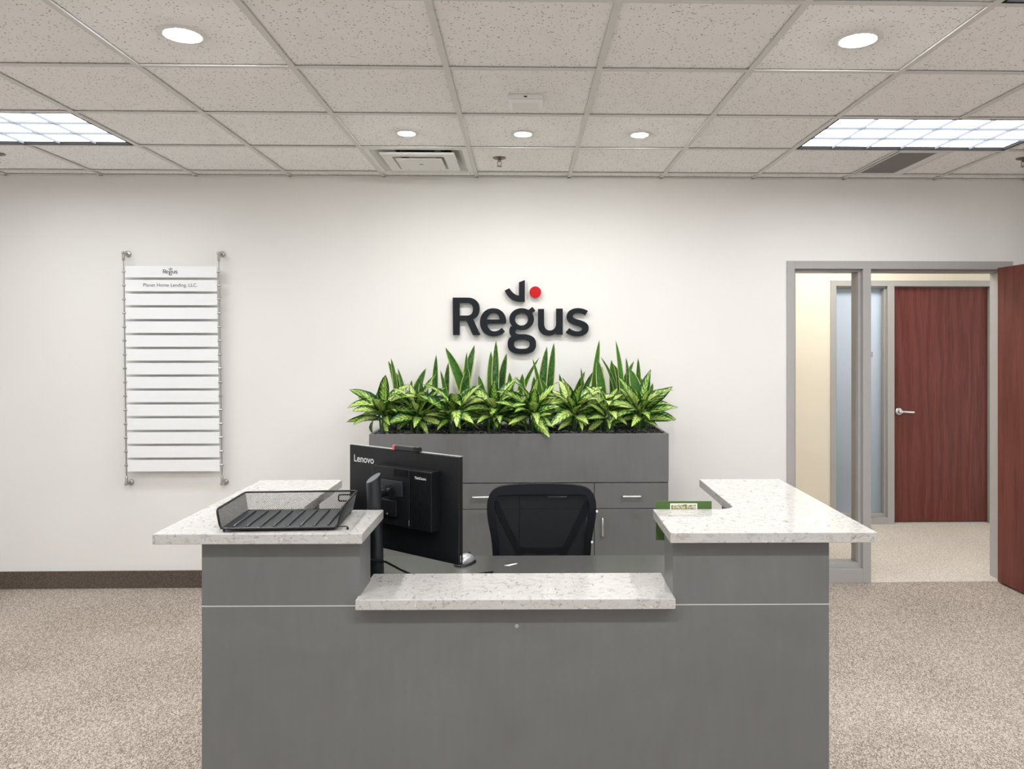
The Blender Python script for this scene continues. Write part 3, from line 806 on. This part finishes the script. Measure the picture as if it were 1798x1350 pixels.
# ================================================================== DIRECTORY SIGN
dr = thing('directory_sign', 'wall directory of fifteen white strips hung between two steel cables', 'sign', (-2.265, 0, 1.44))
SY = -.060
def cabx(s, z):   # cable x at height (slightly out of plumb)
    f = (2.19-z)/1.50
    return ((-2.574+.019*f) if s < 0 else (-1.966+.022*f))+2.265
for s in (-1, 1):
    MB().tube([(cabx(s, 2.17), SY, 2.17-1.44), (cabx(s, .70), SY, .70-1.44)], .0040, 8).build('cable', M['steel'], dr, smooth=True)
    for z, up in ((2.178, -1), (.690, 1)):
        x = cabx(s, z); zl = z-1.44
        MB().lathe([(.019, -.0005), (.019, -.012), (.017, -.014), (.008, -.016), (.008, SY+.002)], 20, 'y', (x, 0, zl)).lathe([(.010, SY+.012), (.010, SY-.010), (.007, SY-.013)], 16, 'y', (x, 0, zl)).build('standoff', M['steel'], dr, smooth=True)
        MB().lathe([(.0085, 0), (.0085, up*.040), (.006, up*.046), (.003, up*.048)], 14, 'z', (x, SY, zl+(-.004 if up < 0 else .004))).build('cable_grip', M['steel'], dr, smooth=True)
for k in range(15):
    z = 2.057-.0893*k
    a = cabx(-1, z)+.010; c = cabx(1, z)-.012
    st = MB().box(a, c, SY-.004, SY+.003, z-.037-1.44, z+.037-1.44).build('name_strip', M['acrylic'], dr, bevel=.0012)
    for s in (-1, 1):
        x = cabx(s, z)
        MB().tube([(x-.010 if s < 0 else x-.013, SY-.001, z-1.44+.002), (x+.013 if s < 0 else x+.009, SY-.001, z-1.44+.002)], .0068, 8).build('clip', M['steel'], dr, smooth=True)
    if k == 0:
        mini = bpy.data.objects.new('strip_lettering', None); COL.objects.link(mini); mini.parent = st
        bpy.data.objects.remove(mini)
        q = MB()
        sc = .093/.892; cx = (a+c)/2-.005; cz = z-1.44
        for nm, gl, mt, lab in PARTS:
            gls = gl if isinstance(gl[0][0][0], (list, tuple)) else [gl]
            for gg in gls:
                me = fill_mesh('g', [[((zw(p)[0]+.015)*sc+cx, (zw(p)[1]-1.755)*sc+cz) for p in lp] for lp in gg], .0006+.0002*gls.index(gg))
                q.add([(v.co.x, SY-.0045-v.co.z, v.co.y) for v in me.vertices], [tuple(p.vertices) for p in me.polygons]); bpy.data.meshes.remove(me)
        q.build('strip_lettering', M['print'], st, fix=False)
    if k == 1:
        me = text_mesh('strip_lettering', 'Planet Home Lending, LLC.', .345)
        q = MB().add([(v.co.x+(a+c)/2-.005, SY-.0048, v.co.y+z-1.44-.014) for v in me.vertices], [tuple(p.vertices) for p in me.polygons])
        q.build('strip_lettering', M['print'], st, fix=False)

# ================================================================== MONITOR
mon_rz = R(-35.93)+TH
mo = thing('computer_monitor', 'black monitor seen from behind with a small computer clipped to its back', 'monitor', dpt(-.408, .408, .745), mon_rz)
# local: x along the panel, -y = back (towards the lobby), z from the worktop
Z0, Z1 = .128, .480
MB().box(-.2655, .2655, 0, .020, Z0, Z1).build('panel', M['black'], mo, bevel=.003)
MB().box(-.258, .258, .0195, .0205, Z0+.02, Z1-.008).build('screen', M['void'], mo)
MB().box(-.2655, .2655, .004, .020, Z1-.0005, Z1+.0012).build('top_bezel', M['silver'], mo)
pc = MB().box(-.098, .183, -.042, 0, .231, .427).build('computer_module', M['black'], mo, bevel=.002)
for k in range(15):
    x = .086+k*.0066
    MB().box(x, x+.0028, -.0455, -.0415, .234, .424).build('vent_rib', M['black'], pc)
for k in range(10):
    x = .010+k*.0066
    MB().box(x, x+.0028, -.0445, -.0415, .40, .424).build('vent_rib', M['black'], pc)
MB().box(.0815, .0832, -.0435, -.0415, .232, .426).build('seam', M['lightprint'] if False else M['column'], pc)
MB().box(.0815, .0850, -.0446, -.042, .240, .258).build('latch', M['silver'], pc)
MB().box(-.045, .056, -.052, -.042, .333, .385).build('mount_plate', M['column'], mo, bevel=.002)
MB().box(-.045, .030, -.054, -.042, .262, .320).build('hinge_cover', M['black'], mo, bevel=.004)
MB().tube([(-.030, -.075, .352), (.030, -.075, .352)], .013, 14).tube([(0, -.05, .352), (0, -.118, .352)], .018, 12).build('tilt_hinge', M['black'], mo, smooth=True)
MB().lathe([(.0035, -.0525), (.0035, -.0550)], 8, 'y', (-.011, 0, .271)).build('hinge_screw', M['silver'], mo)
# oval column with slanted top
q = MB(); n = 28
vs_ = []
for lvl in range(2):
    for k in range(n):
        a = 2*PI*k/n; x = .025*math.cos(a); y = .022*math.sin(a)
        if lvl == 0: vs_.append((x+.006, y-.112, .010))
        else: vs_.append((x-.004, y-.122, .402+y*.632+x*.287))
q.add(vs_, [tuple(range(n-1, -1, -1)), tuple(range(n, 2*n))]+[(k, (k+1) % n, n+(k+1) % n, n+k) for k in range(n)])
sc_ = q.build('stand_column', M['column'], mo, smooth=True)
MB().prism([(.95*.025*math.cos(2*PI*k/n)-.004, .95*.022*math.sin(2*PI*k/n)-.122) for k in range(n)], 0, .001).add([], []).build('column_cap', M['column_cap'], sc_)
cap = sc_.children[0].data
for v_ in cap.vertices: v_.co.z += .4022+(v_.co.y+.122)*.632+(v_.co.x+.004)*.287
MB().prism([(x*.105, -.060+y*.09) for x, y in ell(0, 0, 1, 1, 36, 5)], 0, .010).build('stand_base', M['black'], mo, bevel=.002)
wc = MB().box(-.030, .085, -.003, .017, Z1, Z1+.016).build('webcam', M['column'], mo, bevel=.003)
MB().box(.066, .087, -.008, .010, Z1+.001, Z1+.018).build('webcam_knob', M['black'], wc, bevel=.002)
MB().box(-.040, -.031, -.003, .010, Z1, Z1+.016).build('shutter_tab', M['redprint'], wc)
me = text_mesh('brand_lettering', 'Lenovo', .104, bold=.012)
MB().add([(v.co.x-.188, -.0008, v.co.y+.421) for v in me.vertices], [tuple(p.vertices) for p in me.polygons]).build('brand_lettering', M['lightprint'], mo, fix=False)
me = text_mesh('module_lettering', 'ThinkCentre', .052, bold=.02)
MB().add([(v.co.x+.137, -.0465, v.co.y*1.15+.400) for v in me.vertices], [tuple(p.vertices) for p in me.polygons]).build('module_lettering', M['lightprint'], pc, fix=False)
me = text_mesh('edge_lettering', 'Lenovo', .022, bold=.02)
MB().add([(.2659, .010-v.co.y*.8, Z0+.020+v.co.x) for v in me.vertices], [tuple(p.vertices) for p in me.polygons]).build('edge_lettering', M['lightprint'], mo, fix=False)

# mouse beside the monitor
ms_ = thing('computer_mouse', 'silver and black computer mouse at the foot of the monitor', 'mouse', dpt(-.215, .715, .745), R(-30)+TH)
def dome(q, rx, ry, rz, z0, n=20, m=7, p=2.3):
    prof = [(math.cos(PI/2*i/m), math.sin(PI/2*i/m)) for i in range(m)]+[(.02, 1)]
    vs_ = []; fs = []
    for c, s_ in prof:
        vs_ += [(x, y, z0+rz*s_) for x, y in ell(0, 0, rx*c, ry*c, n, p)]
    for i in range(len(prof)-1):
        for k in range(n):
            l = (k+1) % n; fs.append((i*n+k, i*n+l, (i+1)*n+l, (i+1)*n+k))
    fs += [tuple(range(n-1, -1, -1)), tuple((len(prof)-1)*n+k for k in range(n))]
    return q.add(vs_, fs)
dome(MB(), .034, .055, .018, 0).build('base_shell', M['black'], ms_, smooth=True)
dome(MB(), .028, .048, .030, .008).build('top_shell', M['silver'], ms_, smooth=True)
MB().lathe([(.006, -.003), (.007, 0), (.006, .003)], 12, 'x', (0, .028, .032)).build('scroll_wheel', M['black'], ms_)

o = MB().tube([dpt(-.492, .20, .905), dpt(-.492, .26, .892), dpt(-.44, .300, .872), dpt(-.40, .34, .835), dpt(-.35, .40, .790), dpt(-.30, .46, .760), dpt(-.24, .53, .7495), dpt(-.10, .60, .7490)], .0035, 6).build('power_cable', M['black'], smooth=True)
tag(o, 'thin black cable running from the left panel down to the worktop', 'cable')
q = MB()
c0 = [(-.062, .685), (-.045, .678), (-.020, .700), (-.012, .712), (-.028, .706), (-.050, .690)]
q.prism([dpt(x, y)[:2] for x, y in c0], .7452, .7465)
tag(q.build('paper_scrap', M['paper']), 'tiny white scrap of paper lying on the worktop', 'paper')

# green card on the back edge of the right counter
gc = thing('green_card', 'green card with a small photograph, propped behind the right counter', 'card', dpt(.544, .2775, .947), TH)
MB().box(-.092, .092, 0, .0025, 0, .128).build('card_sheet', M['green_card'], gc)
ph = MB().box(-.045, .044, -.0012, .0, .070, .121).build('photo_print', M['paper'], gc)
m = mat('photo_picture', (.3, .3, .2), .35); t = NT(m)
nz = t.n('ShaderNodeTexVoronoi', {'Vector': t.coord('Object', (1, 1, 1)), 'Scale': 90.0}).outputs['Color']
k = t.noise(t.coord('Object'), 55, 3, .6)
t.set('Base Color', t.ramp(k, [(.36, (.03, .04, .02)), (.46, (.25, .26, .05)), (.55, (.62, .60, .48)), (.62, (.12, .06, .04)), (.70, (.7, .7, .68))]))
MB().box(-.0415, .0405, -.0016, -.0012, .0735, .1175).build('photo_image', m, ph)

# ================================================================== MESH LETTER TRAY
tr = thing('letter_tray', 'black wire mesh letter tray on the left stone counter', 'tray', dpt(-.694, .118, 1.05), R(3.0)+TH)
W, D_, H = .178, .128, .066
fl = .012; zb = .010
FLb, FRb = (-W+fl, -D_, zb), (W-fl, -D_, zb)
FLt, FRt = (-W, -D_+.004, H), (W, -D_+.004, H)
BLt, BRt = (-W, D_, H), (W, D_, H)
BLb, BRb = (-W+fl, D_-fl, zb), (W-fl, D_-fl, zb)
def round_path(pts, r, n=5):
    P = [Vector(p) for p in pts]; out = []; m_ = len(P)
    for i in range(m_):
        a, b_, c = P[i-1], P[i], P[(i+1) % m_]
        d0 = (a-b_).normalized(); d1_ = (c-b_).normalized()
        rr = min(r, (a-b_).length*.45, (c-b_).length*.45)
        p0, p1 = b_+d0*rr, b_+d1_*rr
        for k in range(n+1):
            t_ = k/n; out.append(p0*(1-t_)**2+b_*2*t_*(1-t_)+p1*t_*t_)
    return out
MB().tube(round_path([FLb, FLt, BLt, BRt, FRt, FRb], .014), .0032, 8, closed=True).build('rim_wire', M['black_wire'], tr, smooth=True)
MB().tube([FLb, BLb, BRb, FRb], .0018, 6).build('bottom_wire', M['black_wire'], tr)
q = MB().box(-W+fl, W-fl, -D_, D_-fl, zb-.001, zb+.0005)
q.build('floor_plate', M['column'], tr)
for k in range(8):
    x = -W+fl+.030+k*.0385
    MB().tube([(x, -D_+.018, zb), (x, -D_+.026, zb+.003), (x, D_-fl-.030, zb+.003), (x, D_-fl-.020, zb)], .0032, 6).build('floor_rib', M['column'], tr, smooth=True)
def mesh_wall(A, B, C_, Dd, pitch=.0058, r=.00055):
    """woven diagonal wires in the quad A,B (bottom) C,D (top)"""
    A, B, C_, Dd = map(Vector, (A, B, C_, Dd)); q = MB()
    Lx = ((B-A).length+(C_-Dd).length)/2; Ly = (Dd-A).length
    def at(u, v):
        u = min(1, max(0, u/Lx)); v = v/Ly
        return (A*(1-u)+B*u)*(1-v)+(Dd*(1-u)+C_*u)*v
    for sgn in (1, -1):
        s0 = -Ly if sgn > 0 else 0
        n_ = int((Lx+Ly)/pitch)
        for i in range(n_+1):
            c = s0+i*pitch
            # u = c + sgn*v
            v0, v1 = 0.0, Ly
            if sgn > 0: v0 = max(0, -c); v1 = min(Ly, Lx-c)
            else: v0 = max(0, c-Lx); v1 = min(Ly, c)
            if v1-v0 < .001: continue
            q.tube([at(c+sgn*v0, v0), at(c+sgn*v1, v1)], r, 4, cap=False)
    return q
mesh_wall(BLb, BRb, BRt, BLt).build('back_mesh', M['black_wire'], tr, fix=False, stuff=True)
mesh_wall(FLb, BLb, BLt, FLt).build('side_mesh', M['black_wire'], tr, fix=False, stuff=True)
mesh_wall(BRb, FRb, FRt, BRt).build('side_mesh', M['black_wire'], tr, fix=False, stuff=True)
MB().tube(round_path([(W-.060, D_-.003, .034), (W-.060, D_-.001, .054), (W-.018, D_-.001, .054), (W-.018, D_-.003, .034)], .006), .0022, 6, closed=True).build('finger_slot', M['black_wire'], tr, smooth=True)
for s in (-1, 1):
    for yy in (-D_+.012, D_-.03):
        fx = W+.015 if s > 0 and yy < 0 else W-fl-.006
        MB().tube([(s*(W-.030), yy, zb-.001), (s*(fx-.005), yy, zb-.0005), (s*(fx-.001), yy, zb-.002), (s*fx, yy, .003)], .0018, 6).lathe([(.003, 0), (.0036, .002), (.003, .007), (.001, .009)], 10, 'z', (s*fx, yy, 0)).build('foot', M['black_wire'], tr)

# ================================================================== OFFICE CHAIR
ch = thing('office_chair', 'black mesh-back office chair behind the desk', 'chair', dpt(.085, .92, 0), TH)
BY = .18
def bk(x, z):      # gentle curve of the backrest in depth
    return BY+.05*math.sin((z-.55)/.45*PI)*-.35+.10*(x/.25)**2*-.25
OUT = loop([(-.2365,.880),('C',(-.2365,.935),(-.222,.966),(-.170,.975)),('C',(-.11,.985),(.11,.985),(.170,.975)),('C',(.222,.966),(.2365,.935),(.2365,.880)),('C',(.236,.82),(.216,.78),(.213,.70)),('C',(.21,.64),(.20,.58),(.17,.545)),('C',(.10,.53),(-.10,.53),(-.17,.545)),('C',(-.20,.58),(-.21,.64),(-.213,.70)),('C',(-.216,.78),(-.236,.82),(-.2365,.880))], 8)[:-1]
def inset(pts, d):
    o_ = []; n_ = len(pts)
    for i in range(n_):
        a = Vector(pts[i-1]); b_ = Vector(pts[i]); c = Vector(pts[(i+1) % n_])
        t_ = (c-a).normalized(); o_.append(tuple(b_+Vector((t_.y, -t_.x))*d))
    return o_
INN = inset(OUT, .030)
q = MB(); n = len(OUT)
INN = [(x, min(z, .938) if z > .9 else z) for x, z in INN]
for lp, dy in ((OUT, -.010), (INN, -.012), (INN, .010), (OUT, .012)):
    q.v += [(x, bk(x, z)+dy, z) for x, z in lp]
for r_ in range(4):
    for k in range(n):
        l = (k+1) % n; q.f.append((r_*n+k, r_*n+l, ((r_+1) % 4)*n+l, ((r_+1) % 4)*n+k))
q.build('backrest_frame', M['chair_frame'], ch, smooth=True)
# mesh panel spans the frame
q = MB(); rows = 18; cols = 10
def span(z):
    xs_ = []
    for i in range(len(INN)):
        a, b_ = INN[i-1], INN[i]
        if (a[1]-z)*(b_[1]-z) <= 0 and a[1] != b_[1]: xs_.append(a[0]+(b_[0]-a[0])*(z-a[1])/(b_[1]-a[1]))
    return (min(xs_), max(xs_)) if xs_ else (-.1, .1)
zz = [.570+(.950-.570)*i/rows for i in range(rows+1)]
for z in zz:
    a, c = span(min(.92, max(.58, z)))
    for k in range(cols+1):
        x = (a-.004)+(c-a+.008)*k/cols; q.v.append((x, bk(x, z), z))
for i in range(rows):
    for k in range(cols):
        a = i*(cols+1)+k; q.f.append((a, a+1, a+cols+2, a+cols+1))
q.build('backrest_mesh', M['chair_mesh'], ch, smooth=True, fix=False)
for s in (-1, 1):
    pts = [(s*.205, .905), (s*.178, .845), (s*.135, .755), (s*.098, .682), (s*.085, .64)]
    MB().tube([(x, bk(x, z)+.018, z) for x, z in pts], .01, 8, flat=(.017, .007)).build('support_bar', M['chair_frame'], ch, smooth=True)
MB().tube([(x, bk(x, .690)+.020, .690-.004*(1-(x/.1)**2)) for x in (-.112, -.06, 0, .06, .112)], .01, 8, flat=(.007, .014)).build('lumbar_bar', M['chair_frame'], ch, smooth=True)
for z, x in ((.868, .2375), (.735, .2165)):
    MB().lathe([(.006, 0), (.006, .006), (.003, .009)], 10, 'x', (x-.003, bk(x, z)-.008, z)).build('frame_bolt', M['paper'], ch)
MB().tube([(0, BY+.03, .66), (0, BY+.05, .55), (0, BY+.02, .46), (0, BY-.10, .43)], .02, 8, flat=(.035, .012)).build('back_spine', M['chair_frame'], ch, smooth=True)
q = MB(); ring_ = ell(0, -.06, .245, .235, 36, 3.6)
q.prism(ring_, .445, .505)
q.build('seat', M['fabric'], ch, bevel=.02)
MB().box(-.11, .11, -.16, .10, .405, .445).build('seat_mechanism', M['chair_frame'], ch, bevel=.01)
MB().lathe([(.028, .10), (.028, .26), (.018, .262), (.018, .41)], 16).build('gas_column', M['chair_frame'], ch, smooth=True)
for k in range(5):
    a = 2*PI*k/5+.3; c, s = math.cos(a), math.sin(a)
    lg = MB().tube([(.02*c, .02*s, .125), (.16*c, .16*s, .105), (.30*c, .30*s, .080)], .02, 8, rs=[.026, .021, .015]).build('base_leg', M['chair_frame'], ch, smooth=True)
    MB().lathe([(.024, -.020), (.027, -.016), (.027, .016), (.024, .020)], 18, 'x', (.30*c, .30*s, .0272)).tube([(.30*c, .30*s, .05), (.30*c, .30*s, .09)], .006, 8).build('caster', M['black'], lg)
